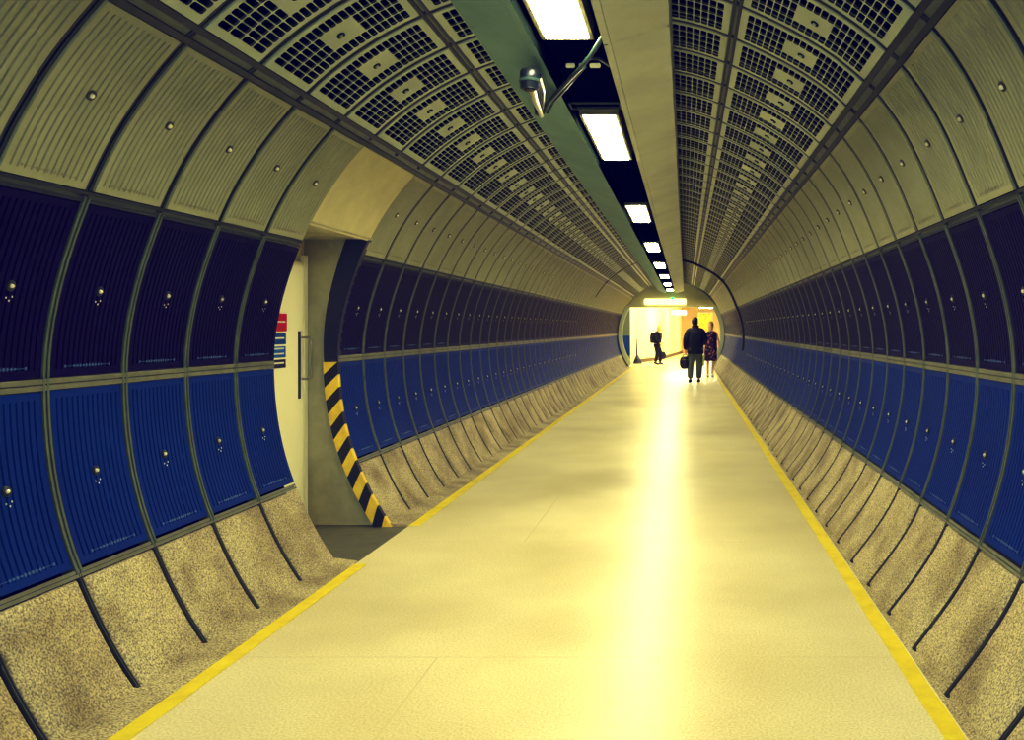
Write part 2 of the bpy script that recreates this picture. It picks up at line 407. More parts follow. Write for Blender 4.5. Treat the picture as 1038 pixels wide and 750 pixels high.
def ordw(n):
    w = ['', 'first', 'second', 'third', 'fourth', 'fifth', 'sixth', 'seventh', 'eighth', 'ninth', 'tenth', 'eleventh', 'twelfth']
    if n < 13: return w[n]
    return f"{n}{'th' if 10 <= n % 100 <= 20 else {1: 'st', 2: 'nd', 3: 'rd'}.get(n % 10, 'th')}"
ROWS = {'cream': ('ribbed_panel', 'cream ribbed metal panel', 'high'), 'upper': ('ribbed_panel', 'dark violet-blue ribbed panel', 'upper blue'),
        'lower': ('ribbed_panel', 'royal blue ribbed panel', 'lower blue'), 'grille': ('perforated_panel', 'wide perforated ceiling panel', 'slotted'),
        'crown': ('perforated_panel', 'narrow perforated ceiling panel tucked behind the soffit', 'crown'), 'slab': ('plinth_slab', 'speckled concrete plinth slab', 'concrete')}
N = {-1: 60, 1: 59}
for s in (-1, 1):
    sn = 'left' if s < 0 else 'right'
    for i in range(-2 if s < 0 else -3, N[s]):
        y = Y0[s]+i*PITCH
        for row in ROWS:
            if s < 0 and i in OPEN and row in ('cream', 'upper', 'lower', 'slab'): continue
            nm, desc, short = ROWS[row]
            if s < 0 and row not in ('grille', 'crown'):
                where = f'{ordw(4-i)} on the near side of the side doorway' if i < 4 else f'{ordw(i-5)} beyond the side doorway'
            else: where = f'{ordw(i+(3 if s < 0 else 4))} counted from the near end'
            o = obj(nm, G[s, row], None)
            o.location = (0, y, 0)
            tag(o, f'{desc}, {sn} side, {where}', 'wall panel' if row not in ('grille', 'crown') else 'ceiling panel',
                f'{sn} side row of {desc.split(" tucked")[0]}s', 'thing')
            if i < 34 and (s, row, 'lock') in G: obj('lock', G[s, row, 'lock'], None, o)
            if i < 12 and (s, row, 'mark') in G: obj('raised_lettering', G[s, row, 'mark'], None, o)

# ------------------------------------------------------------------ structure: shell, ribs, rails
YB = -3.0
def shell(name, s):
    bm = bmesh.new()
    segs = [(YB, YO0-.035), (YO1+.01, Y_END)] if s < 0 else [(YB, Y_END)]
    for a, b in segs: arc_sheet(bm, s, -44, 62, 30, a, b, .075)
    if s < 0: arc_sheet(bm, s, 26, 62, 10, YO0-.035, YO1+.01, .075)
    return tag(obj(name, bm, M['hole'], None), f'shade-coloured lining behind the {name[5:]} hand cladding panels', kind='structure')
WALL = {-1: shell('wall_left', -1), 1: shell('wall_right', 1)}
bm = bmesh.new()
arc_sheet(bm, -1, 62, 90, 10, YB, Y_END, .075); arc_sheet(bm, 1, 62, 90, 10, YB, Y_END, .075)
CEIL = tag(obj('ceiling', bm, M['hole']), 'shade-coloured vault of the tunnel above the perforated panels', kind='structure')

def rib_mesh(s, t0, t1, n, m='rib', w=.014, g=.007, deep=.004):
    bm = bmesh.new()
    for a, b in ((-g-w, -g), (g, g+w)): arc_solid(bm, s, t0, t1, n, a, b, deep, .06, 0)
    arc_solid(bm, s, t0, t1, n, -g, g, deep+.012, .06, 1)
    me = bpy.data.meshes.new('rib'); bm.to_mesh(me); bm.free(); me.materials.append(M[m]); me.materials.append(M['groove']); return me
RM = {}
for s in (-1, 1):
    RM[s, 'low'] = rib_mesh(s, TH['D'], TH['B'], 18, 'rib', .014, .006, -.005)
    RM[s, 'cream'] = rib_mesh(s, TH['B'], TH['A'], 9, 'railtop', .016, .006, .008)
    RM[s, 'slab'] = rib_mesh(s, TH['E'], TH['D'], 8, 'plinth_rib', .006, .003, .0)
    RM[s, 'top'] = rib_mesh(s, TH['A'], 86, 18, 'railtop', .013, .005, .004)
    for i in range(-2 if s < 0 else -3, N[s]+1):
        y = Y0[s]+i*PITCH
        keys = ['low', 'cream', 'slab', 'top']
        if s < 0 and i in (4, 5, 6): keys = ['top']
        if s > 0 and i == N[s]: keys = ['top', 'cream']
        for k in keys:
            par = CEIL if k == 'top' else WALL[s]
            o = obj({'low': 'blue_bay_rib', 'cream': 'cream_bay_rib', 'slab': 'plinth_rib', 'top': 'vault_rib'}[k], RM[s, k], None, par); o.location = (0, y, 0)

def rail(name, s, th, w, m, par, y0=YB, y1=Y_END, deep=0.0):
    """a double longitudinal rail: two lips with a recessed middle"""
    bm = bmesh.new(); h = deg_of(w/2); g = h*(.38 if m == 'railtop' else .1)
    arc_solid(bm, s, th-h, th-g, 1, y0, y1, deep, .06, 0); arc_solid(bm, s, th+g, th+h, 1, y0, y1, deep, .06, 0)
    arc_solid(bm, s, th-g, th+g, 1, y0, y1, deep+.013, .06, 1)
    return obj(name, bm, [M[m], M['railtop'] if m != 'railtop' else M['rib']], par)
for s in (-1, 1):
    rail('crown_rail', s, TH['F'], .05, 'railtop', CEIL)
    rail('shoulder_rail', s, TH['A'], .10, 'railtop', CEIL)
    for a, b in ([(YB, YO0-.03), (YO1, Y_END)] if s < 0 else [(YB, Y_END)]):
        rail('upper_rail', s, TH['B'], .05, 'railtop', WALL[s], a, b)
        rail('middle_rail', s, TH['C'], .052, 'rail', WALL[s], a, b, -.004)
        rail('lower_rail', s, TH['D'], .034, 'rail', WALL[s], a, b)

# thick bulkhead rings two thirds of the way along
for k, s in enumerate((-1, 1)):
    bm = bmesh.new(); arc_solid(bm, s, -10 if s > 0 else 30, 86, 30, 24.45, 24.72 if s > 0 else 24.55, -.055 if s > 0 else -.015, .06)
    tag(obj(f'trim_{k+1}', bm, M['railtop']), f'thick dark cross ring over the {"left" if s < 0 else "right"} panels far down', kind='structure')

# floor
bm = bmesh.new(); bx(bm, -1.66, 1.70, YB, 66, -.12, 0)
tag(obj('floor', bm, M['floor']), 'pale polished terrazzo floor', kind='structure')
bm = bmesh.new(); bx(bm, -9, -1.66, Y_END, 66, -.12, 0); bx(bm, 1.70, 9, Y_END, 66, -.12, 0)
tag(obj('floor_hall', bm, M['floor']), 'pale floor of the bright hall beyond the tunnel', kind='structure')
def kerb(name, s, a, b):
    bm = bmesh.new(); xe = pt(s, TH['E'], 0, 0).x
    x0 = -1.66 if s < 0 else 1.70
    P = [(x0, -.05), (x0, .006), (x0+s*.03, .012), (xe+s*.06, .03), (xe+s*.06, -.05)]
    A = [bm.verts.new((x, a, z)) for x, z in P]; B = [bm.verts.new((x, b, z)) for x, z in P]
    for i in range(5): bm.faces.new((A[i], A[(i+1) % 5], B[(i+1) % 5], B[i]))
    bm.faces.new(A); bm.faces.new(B)
    return tag(obj(name, bm, M['concrete']), 'grimy cement kerb along the foot of the wall', kind='structure')
kerb('baseboard_left', -1, YB, YO0); kerb('baseboard_left_far', -1, YO1, Y_END); kerb('baseboard_right', 1, YB, Y_END)
def stripe(a, b, x0, x1, lab):
    n = max(2, int((b-a)/.25)); bm = bmesh.new(); rnd = random.Random(int(a*10)); L_, T_ = [], []
    for i in range(n+1):
        y = a+(b-a)*i/n; j = .003
        L_.append((x0+rnd.uniform(-j, j), y)); T_.append((x1+rnd.uniform(-j, j), y))
    v = [[bm.verts.new((x, y, z)) for (x, y) in row] for row in (L_, T_) for z in (.0015, .004)]
    for i in range(n):
        bm.faces.new((v[1][i], v[3][i], v[3][i+1], v[1][i+1])); bm.faces.new((v[0][i], v[0][i+1], v[1][i+1], v[1][i])); bm.faces.new((v[2][i], v[3][i], v[3][i+1], v[2][i+1]))
    return tag(obj('floor_stripe', bm, M['yellow']), lab, 'painted line', None, 'thing')
stripe(YB, YO0-.07, -1.665+.0, -1.575, 'short yellow painted line on the floor before the side doorway')
stripe(YO1, Y_END, -1.66, -1.57, 'long yellow painted line on the floor beyond the side doorway')
stripe(YB, Y_END, 1.605, 1.69, 'yellow painted line along the right edge of the floor')

# ------------------------------------------------------------------ side doorway recess
XB = -2.53; YF = 7.27; ZS = 2.33
bm = bmesh.new()
bx(bm, XB-.1, XB, 5.6, YF+.1, -.02, 2.5)              # back wall (the door stands in it)
tag(obj('wall_recess_back', bm, M['plate']), 'cream wall around the recessed door', kind='structure')
bm = bmesh.new()
P = [(XB, -.02), (XB, ZS+.02)] + [(pt(-1, t, 0, .09).x, pt(-1, t, 0, .09).z) for t in [25-2.5*k for k in range(26)]]
A = [bm.verts.new((x, YF-.002, z)) for x, z in P]; B = [bm.verts.new((x, YF+.05, z)) for x, z in P]
for k in range(len(P)): bm.faces.new((A[k], A[(k+1) % len(P)], B[(k+1) % len(P)], B[k]))
bm.faces.new(A); bm.faces.new(B)
tag(obj('wall_recess_side', bm, M['niche']), 'stained olive concrete side of the door recess', kind='structure')
tag(obj('wall_recess_near', box(XB, -2.32, 5.6, 5.66, -.02, ZS), M['niche']), 'near side of the door recess', kind='structure')
bm = bmesh.new(); bx(bm, XB, -1.97, YO0-.02, YF, ZS, ZS+.04); bx(bm, XB, -2.32, 5.6, YO0-.02, ZS, ZS+.04)
tag(obj('ceiling_recess', bm, M['niche']), 'flat underside over the door recess', kind='structure')
tag(obj('floor_recess', box(XB, -1.66, 5.6, YF, -.12, -.001), M['niche_floor']), 'worn grey floor of the door recess', kind='structure')
bm = bmesh.new(); arc_solid(bm, -1, 25.4, TH['A']-gA, 10, YO0-.022, YO1+.022, 0, .05)
tag(obj('header_plate', bm, M['plate']), 'smooth cream curved plate above the side doorway', 'wall panel', kind='thing')
# edge of the cladding that faces us: dark above, hazard stripes below
bm = bmesh.new(); prev = None; yb = YO1-.018
for i in range(21):
    t = -1+27*i/20; w = .11+.06*(i/20)
    c = [bm.verts.new(pt(-1, t, y_, o)) for y_, o in ((yb, 0), (yb, w), (YF, w), (YF, 0))]
    if prev:
        for k in range(4): bm.faces.new((prev[k], prev[(k+1) % 4], c[(k+1) % 4], c[k]))
    else: bm.faces.new(c)
    prev = c
bm.faces.new(prev)
tag(obj('trim_3', bm, M['navy']), 'dark navy edge of the cladding beside the recess', kind='structure')
bm = bmesh.new(); nb = 14; t_hi, t_lo = -1.0, -37.6; step = (t_hi-t_lo)/nb; W_ = .115; yb = YO1-.02
def hz(u, f):  # u along, f 0 inner..1 outer; slanted
    t = t_hi-u*step-f*step*.95
    return min(t_hi, max(t_lo, t))
for k in range(-1, nb+1):
    for f0, f1 in ((0, .5), (.5, 1)):
        a, b, c, d = hz(k, f0), hz(k+1, f0), hz(k+1, f1), hz(k, f1)
        if a-b < 1e-4 and d-c < 1e-4: continue
        vs = [bm.verts.new(pt(-1, t, yb, W_*f)) for t, f in ((a, f0), (b, f0), (c, f1), (d, f1))]
        face = bm.faces.new(vs); face.material_index = k % 2
        ext = [bm.verts.new(v.co+Vector((0, .05, 0))) for v in vs]
        for i, j in ((0, 1), (2, 3)): 
            pass
        fc = bm.faces.new((vs[0], vs[1], ext[1], ext[0])) if f0 == 0 and a-b > 1e-4 else None
        if fc: fc.material_index = k % 2
bmesh.ops.dissolve_degenerate(bm, dist=1e-5, edges=bm.edges)
tag(obj('hazard_strip', bm, [M['hazard_k'], M['hazard_y']]), 'curved black and yellow hazard strip on edge of side doorway', 'hazard strip', kind='thing')

# door in the recess back wall
dr = empty('door_1', (XB, 6.5, 0), 'pale cream door with steel pull handle in side recess', kind='structure')
part_world('door_leaf', bevbox(XB+.002, XB+.03, 6.05, 7.19, .01, 2.14, .003), M['door'], dr)
part_world('door_frame', box(XB+.001, XB+.034, 7.2, 7.262, 0, 2.2), M['door'], dr)
h = part_world('push_plate', bevbox(XB+.03, XB+.036, 7.085, 7.125, 1.046, 1.585, .001), M['dark_steel'], dr)
bm = bmesh.new(); xh = XB+.03
tube(bm, [(xh, 7.155, 1.2), (xh+.06, 7.155, 1.2), (xh+.075, 7.155, 1.215), (xh+.075, 7.155, 1.52), (xh+.06, 7.155, 1.535), (xh, 7.155, 1.535)], .009)
part_world('handle', bm, M['steel'], dr, True)
def wall_sign(y0, y1, z0, z1, m, label, lines):
    t = empty('door_sign', (XB+.031, y0, z0), label, 'sign')
    part_world('backing_plate', box(XB+.0305, XB+.034, y0, y1, z0, z1), m, t)
    for k in range(lines):
        z = z0+(z1-z0)*(k+.6)/(lines+.2)
        part_world('text_line', box(XB+.034, XB+.035, y0+.03, y1-.03, z, z+.012), M['white'], t)
wall_sign(6.45, 6.88, 1.585, 1.72, M['red'], 'red sign on the cream door, topmost of four', 1)
wall_sign(6.45, 6.865, 1.485, 1.57, M['sblue'], 'blue sign just under the red one on the door', 1)
wall_sign(6.45, 6.86, 1.385, 1.47, M['sblue_l'], 'lighter blue lettered sign, third down on the door', 2)
wall_sign(6.45, 6.86, 1.305, 1.37, M['sdark'], 'small navy sign, lowest on the cream door', 1)

# ------------------------------------------------------------------ ceiling: soffits, void, lights
ZI, ZO = 3.066, 3.17
def soffit(y0, y1, s, lab):
    xi, xo = (-.187, -.53) if s < 0 else (.171, .51)
    bm = bmesh.new(); g = .006
    P = [(xi, ZI+.13), (xi, ZI), (xi+s*.035, ZI+.006), (xi+s*.04, ZI+.012), (xo, ZO), (xo, 3.50), (xo-s*.015, 3.50), (xo-s*.015, ZO+.015), (xi+s*.015, ZI+.02), (xi+s*.015, ZI+.13)]
    A = [bm.verts.new((x, y0+g, z)) for x, z in P]; B = [bm.verts.new((x, y1-g, z)) for x, z in P]; n = len(P)
    for i in range(n): bm.faces.new((A[i], A[(i+1) % n], B[(i+1) % n], B[i]))
    bm.faces.ensure_lookup_table(); bm.faces[0].material_index = 1; bm.faces[8].material_index = 1
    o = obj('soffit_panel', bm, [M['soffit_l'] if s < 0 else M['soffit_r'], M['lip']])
    return tag(o, lab, 'soffit panel', f'{"left" if s < 0 else "right"} run of soffit panels', 'thing')
ys = [-2.0, .2, 4.58, 8.95, 13.3, 17.7, 22.1, 26.5, 30.9, Y_END]
for s, nm in ((-1, 'green-grey left'), (1, 'warm grey right')):
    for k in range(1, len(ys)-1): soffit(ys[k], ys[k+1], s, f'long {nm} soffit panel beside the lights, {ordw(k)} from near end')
tag(obj('ceiling_void', box(-.19, .175, YB, Y_END, 3.40, 3.44), M['void']), 'black sheet giving the slot between the soffits its darkness', kind='structure')
XL0, XL1 = -.14, .09; ZL = 3.12
lights = [-1.8, 3.0, 6.33, 11.0, 15.8, 20.6, 25.2, 29.8, 34.2]  # first one is unseen, added behind the viewer to light the near end
for k, y in enumerate(lights):
    t = empty('ceiling_light', ((XL0+XL1)/2, y+.82, ZL), f'lit rectangular ceiling light in the dark slot, {ordw(max(k,1))} from the near end' if k else 'unseen ceiling light added behind the viewer for lighting', 'ceiling light', 'ceiling lights in the slot')
    part_world('diffuser', bevbox(XL0, XL1, y, y+1.65, ZL, ZL+.03, .008), M['diffuser'], t)
    bm = bmesh.new(); e = .022
    bx(bm, XL0-e, XL0, y-e, y+1.65+e, ZL+.005, ZL+.09); bx(bm, XL1, XL1+e, y-e, y+1.65+e, ZL+.005, ZL+.09)
    bx(bm, XL0, XL1, y-e, y, ZL+.005, ZL+.09); bx(bm, XL0, XL1, y+1.65, y+1.65+e, ZL+.005, ZL+.09); bx(bm, XL0-e, XL1+e, y-e, y+1.65+e, ZL+.085, ZL+.1)
    part_world('housing', bm, M['light_frame'], t)
# gear trays (dark covers) between the lights, standing proud of the void
for k in range(1, len(lights)-1):
    a, b = lights[k]+1.75, lights[k+1]-.12
    if k == 1: a, b = 4.78, 6.2
    t = tag(obj('gear_tray', bevbox(-.165, .15, a, b, ZL+.03, ZL+.12, .01), M['gear']), f'dark cable cover between ceiling lights, {ordw(k)} from near end', 'cable cover', 'cable covers between ceiling lights')
t = empty('cross_bracket', (0, 5.92, ZI+.03), 'thin pale frame bracket across the slot before second light', 'bracket')
bm = bmesh.new()
for (a, b, c, d) in ((-.18, .165, 5.84, 5.85), (-.18, .165, 5.99, 6.0), (-.18, -.17, 5.84, 6.0), (.155, .165, 5.84, 6.0)): bx(bm, a, b, c, d, ZI+.02, ZI+.03)
part_world('frame', bm, M['pipe'], t)
for k, (x, w) in enumerate(((-.06, .025), (.0, .012), (.08, .03))):
    tag(obj('cable_clip', bevbox(x-w, x+w, 5.03, 5.05, ZI+.02, ZI+.045, .004), M['steel']), 'small bright clip in the dark slot near the first light', 'clip', 'clips in the slot')

# CCTV camera on the left soffit, with its conduit
t = empty('security_camera', (-.40, 6.1, 3.11), 'dark tubular security camera hung from the left soffit', 'camera')
DX, DY, DZ = -.253, 4.82, 2.955
bm = bmesh.new(); tube(bm, [(DX, DY, DZ-.05), (DX, DY, DZ-.045), (DX, DY, DZ-.012), (DX, DY, DZ-.01), (DX, DY, DZ+.045), (DX, DY, DZ+.055)], [.042, .05, .05, .053, .053, .045], 24)
part_world('drum_housing', bm, M['cctv'], t)
bm = bmesh.new(); tube(bm, [(DX, DY, DZ-.012), (DX, DY, DZ+.004)], .055, 24); part_world('band', bm, M['pipe'], t)
bm = bmesh.new(); tube(bm, [(DX, DY, DZ-.049), (DX, DY, DZ-.056)], .03, 16); part_world('lens', bm, M['lens'], t)
bm = bmesh.new(); tube(bm, [(DX, DY+.04, DZ+.0), (-.30, 5.25, 2.965), (-.37, 5.93, 3.03)], [.022, .02, .014], 10); part_world('arm', bm, M['chrome'], t, True)
bm = bmesh.new(); tube(bm, [(DX+.04, DY+.03, DZ+.03), (-.245, 5.2, 3.0), (-.36, 5.9, 3.05)], [.018, .016, .014], 10); part_world('arm', bm, M['cctv'], t, True)
bm = bmesh.new(); tube(bm, [(-.225, 4.95, 2.99), (-.29, 5.35, 3.03), (-.37, 5.9, 3.07)], .012, 8); part_world('cable', bm, M['pipe'], t, True)
bm = bmesh.new(); tube(bm, [(-.39, 5.97, 3.045), (-.39, 5.98, 3.135)], [.03, .04], 14); part_world('mounting_base', bm, M['dark_steel'], t)
bm = bmesh.new(); bmesh.ops.create_uvsphere(bm, u_segments=12, v_segments=8, radius=.017, matrix=Matrix.Translation((-.37, 5.93, 3.03))); part_world('ball_joint', bm, M['chrome'], t, True)
t = empty('cable_conduit', (-.36, 5.8, 3.04), 'pair of curved conduits crossing the slot to the security camera', 'conduit')
bm = bmesh.new(); tube(bm, [(-.355, 5.9, 3.04), (-.27, 5.6, 3.035), (-.1, 5.15, 3.03), (.02, 4.85, 3.03), (.09, 4.68, 3.04), (.15, 4.55, 3.07), (.18, 4.5, 3.1)], .013, 10); part_world('pipe', bm, M['pipe'], t, True)
bm = bmesh.new(); tube(bm, [(-.325, 5.9, 3.04), (-.24, 5.62, 3.04), (-.07, 5.17, 3.04), (.04, 4.9, 3.05)], .008, 8); part_world('pipe', bm, M['pipe'], t, True)
bm = bmesh.new(); tube(bm, [(.06, 4.75, 3.05), (.12, 4.85, 3.08), (.168, 5.02, 3.09)], .008, 8); part_world('pipe', bm, M['pipe'], t, True)

# ------------------------------------------------------------------ portal and hall
def full_ring(name, y0, y1, r0, r1, t0, t1, m, n=60, par=None):
    bm = bmesh.new(); prev = None
    for i in range(n+1):
        a = rad(t0+(t1-t0)*i/n)
        c = [bm.verts.new((r*math.cos(a), y, ZC+r*math.sin(a))) for y, r in ((y0, r0), (y1, r0), (y1, r1), (y0, r1))]
        if prev:
            for k in range(4): bm.faces.new((prev[k], prev[(k+1) % 4], c[(k+1) % 4], c[k])).smooth = False
        else: bm.faces.new(c)
        prev = c
    bm.faces.new(prev); return obj(name, bm, m, par)
tag(full_ring('trim_4', Y_END-.1, Y_END+.5, 2.2, 2.9, -38, 218, M['rib']), 'dull olive ring around tunnel mouth', kind='structure')
for s, lab in ((-1, 'left'), (1, 'right')):
    a0, a1 = (-36, 33) if s > 0 else (147, 216)
    o = full_ring('portal_ring', Y_END-.35, Y_END-.12, 2.02, 2.19, a0, a1, M['ring_metal'], 30)
    tag(o, f'pale curved metal edge on the {lab} of the tunnel mouth', 'metal trim', None, 'thing')
# wall around the mouth and lintel
tag(obj('wall_hall_lintel', box(-2.3, 2.3, 37.6, 37.9, 2.5, 3.9), M['lintel']), 'beam over the tunnel mouth', kind='structure')
tag(obj('wall_hall_left_pier', box(-2.6, -1.80, 38.2, 38.6, 0, 3), M['hall_side']), 'olive wall inside tunnel mouth', kind='structure')
tag(obj('tile_dado', box(-2.5, -1.795, 38.17, 38.2, .45, 1.3), M['hall_blue']), 'blue tiled dado just inside the left of the tunnel mouth', 'tiling', kind='thing')
def poly_wall(name, P, z0, z1, m, lab, th=.1):
    bm = bmesh.new()
    for (xa, ya), (xb, yb) in zip(P, P[1:]):
        v = [bm.verts.new(c) for c in ((xa, ya, z0), (xb, yb, z0), (xb, yb, z1), (xa, ya, z1))]
        w = [bm.verts.new((c.co.x-(th if xa < 0 else -th), c.co.y+th*.6, c.co.z)) for c in v]
        bm.faces.new(v); bm.faces.new(w)
        for k in range(4): bm.faces.new((v[k], v[(k+1) % 4], w[(k+1) % 4], w[k]))
    return tag(obj(name, bm, m), lab, kind='structure')
HP = [(-1.80, 38.6), (-1.80, 41.3), (-.7, 45.2), (.35, 57.8)]
poly_wall('wall_hall_left', HP, 0, 3, M['hall_wall'], 'bright pale curved wall of the hall', .12)
poly_wall('baseboard_hall', [(x+.03, y-.03) for x, y in HP[1:]], 0, .16, M['skirt'], 'brown skirting of the hall wall', .05)
poly_wall('wall_hall_back', [(.35, 57.8), (4, 57.8)], 0, 3, M['hall_wall_b'], 'amber far wall of the hall')
poly_wall('wall_hall_right', [(2.6, 37.9), (3.2, 58)], 0, 3, M['hall_wall_b'], 'amber right wall of the hall')
tag(obj('ceiling_hall', box(-3, 4.2, 37.9, 60, 2.95, 3.05), M['hall_ceil']), 'hall ceiling', kind='structure')
M['added_hall_lamp'] = mat('added_hall_strip', '#ffffff', .5, emit='#fff8d4', estr=48)
for k, (x, y) in enumerate(((.2, 39.6), (.5, 43.5), (1.4, 48.5), (2.2, 54))):  # ceiling strips added to brighten the hall
    t = empty('added_hall_light', (x, y, 2.9), 'strip light added on the hall ceiling to brighten the hall', 'ceiling light', 'added strip lights in the hall')
    part_world('diffuser', bevbox(x-.75, x+.75, y-.15, y+.15, 2.84, 2.9, .01), M['added_hall_lamp'], t)
    part_world('housing', bevbox(x-.8, x+.8, y-.2, y+.2, 2.9, 2.95, .01), M['light_frame'], t)
t = empty('lintel_light', (-.3, 37.5, 2.7), 'long pale lit strip on the beam over the tunnel mouth', 'strip light')
M['lintel_glow'] = mat('lit_lintel_strip', '#fff8d0', .5, emit='#fff0b0', estr=.9)
part_world('diffuser', bevbox(-1.15, .62, 37.5, 37.6, 2.62, 2.86, .02), M['lintel_glow'], t)
part_world('end_cap', bevbox(.62, 1.9, 37.52, 37.6, 2.62, 2.84, .01), M['hall_ceil'], t)
t = empty('exit_lamp', (.05, 37.4, 2.86), 'tiny green lamp over the tunnel mouth', 'lamp')
part_world('lens', bevbox(-.03, .1, 37.36, 37.44, 2.83, 2.92, .01), M['green'], t)
part_world('bracket', box(.02, .05, 37.44, 37.5, 2.86, 2.9), M['dark_steel'], t)
t = empty('hanging_sign', (.25, 44.2, 2.4), 'white hanging sign high in the bright hall', 'sign')
part_world('board', bevbox(-.12, .62, 44.2, 44.25, 2.28, 2.5, .005), M['white'], t)
for a, b, c in ((-.08, .16, 2.31), (.24, .56, 2.31), (.05, .5, 2.42)): part_world('text_line', box(a, b, 44.19, 44.2, c, c+.045), M['sdark'], t)
bm = bmesh.new(); tube(bm, [(-.02, 44.22, 2.5), (-.02, 44.22, 2.95)], .01, 6); part_world('hanger', bm, M['steel'], t)
bm = bmesh.new(); tube(bm, [(.52, 44.22, 2.5), (.52, 44.22, 2.95)], .01, 6); part_world('hanger', bm, M['steel'], t)
t = empty('wall_poster', (1.9, 57.7, 1.2), 'bright yellow poster on the amber wall behind the woman', 'poster')
part_world('sheet', box(1.45, 2.3, 57.72, 57.75, 1.3, 2.6), M['poster'], t)
part_world('border', box(1.4, 2.35, 57.75, 57.79, 1.25, 2.65), M['hall_wall'], t)
# slim floor stand left of the hall
t = empty('floor_stand', (-1.62, 40.6, 0), 'slim dark floor stand against the left of the bright hall', 'stand')
bm = bmesh.new(); tube(bm, [(-1.62, 40.6, .1), (-1.66, 40.62, 1.15)], [.05, .03], 8); part_world('pole', bm, M['leather'], t)
bm = loft([ell(-1.6, 40.6, .0, .22, .16, 14), ell(-1.6, 40.6, .12, .18, .13, 14), ell(-1.62, 40.6, .38, .06, .06, 14)]); part_world('base', bm, M['leather'], t)

# ------------------------------------------------------------------ people
SC = 1.06
def skin_geo(verts, edges):
    """verts: {name: (pos, radius)}; returns an evaluated mesh grown with Skin + Subdivision"""
    names = list(verts); me = bpy.data.meshes.new('sk')
    me.from_pydata([verts[n][0] for n in names], [(names.index(a), names.index(b)) for a, b in edges], [])
    o = bpy.data.objects.new('sk', me); COL.objects.link(o)
    o.modifiers.new('Skin', 'SKIN'); sv = me.skin_vertices[0].data
    for i, n in enumerate(names):
        sv[i].radius = (verts[n][1], verts[n][1]); sv[i].use_root = (i == 0)
    sub = o.modifiers.new('Sub', 'SUBSURF'); sub.levels = sub.render_levels = 1
    dg = bpy.context.evaluated_depsgraph_get(); dg.update()
    ev = bpy.data.meshes.new_from_object(o.evaluated_get(dg))
    bpy.data.objects.remove(o); return ev
def fuse(name, meshes, m, parent, voxel=.011, extra=None):
    """one continuous surface from overlapping shapes"""
    bm = bmesh.new()
    for me in meshes: bm.from_mesh(me)
    if extra:
        for b in extra:
            tmp = bpy.data.meshes.new('t'); b.to_mesh(tmp); b.free(); bm.from_mesh(tmp)
    bmesh.ops.recalc_face_normals(bm, faces=bm.faces)
    me = bpy.data.meshes.new(name); bm.to_mesh(me); bm.free()
    o = bpy.data.objects.new(name, me); COL.objects.link(o)
    r = o.modifiers.new('Remesh', 'REMESH'); r.mode = 'VOXEL'; r.voxel_size = voxel; r.use_smooth_shade = True
    sm = o.modifiers.new('Smooth', 'SMOOTH'); sm.factor = .5; sm.iterations = 3
    dg = bpy.context.evaluated_depsgraph_get(); dg.update()
    ev = bpy.data.meshes.new_from_object(o.evaluated_get(dg)); bpy.data.objects.remove(o)
    ev.materials.clear(); ev.materials.append(m)
    for p in ev.polygons: p.use_smooth = True
    return link(bpy.data.objects.new(name, ev), parent)
def head_bm(c, yaw=0, s=1.0):
    """skull, jaw, nose, ears; faces -y before yaw"""
    bm = bmesh.new(); bmesh.ops.create_uvsphere(bm, u_segments=20, v_segments=14, radius=1)
    for v in bm.verts:
        x, y, z = v.co; w = 1-.22*max(0, -z)
        v.co = (x*.077*w, y*.098*(1-.1*max(0, -z))-.012*max(0, -z), z*.118)
    def blob(p, r):
        bmesh.ops.create_icosphere(bm, subdivisions=2, radius=1, matrix=Matrix.Translation(p) @ Matrix.Diagonal((*r, 1)))
    blob((0, -.1, -.012), (.013, .02, .022)); blob((0, -.082, -.085), (.028, .02, .022))
    blob((0, -.096, -.045), (.022, .01, .008))
    for q in (-1, 1):
        blob((q*.078, .005, -.01), (.01, .02, .03)); blob((q*.03, -.089, .018), (.015, .01, .007))
    bmesh.ops.transform(bm, matrix=Matrix.Translation(c) @ Matrix.Rotation(yaw, 4, 'Z') @ Matrix.Scale(s, 4), verts=bm.verts); return bm
def hair_bm(c, yaw, long=0.0, s=1.0):
    bm = bmesh.new(); bmesh.ops.create_uvsphere(bm, u_segments=24, v_segments=16, radius=1)
    for v in bm.verts:
        x, y, z = v.co; k = 1.0
        if y < -.2 and z < .35: k = .7                       # face left clear
        v.co = (x*.088*k, (y*.108+.01)*k, z*.128 + .01 - (long*max(0, -z)*(1 if y > -.2 else 0)))
    bmesh.ops.transform(bm, matrix=Matrix.Translation(c) @ Matrix.Rotation(yaw, 4, 'Z') @ Matrix.Scale(s, 4), verts=bm.verts); return bm
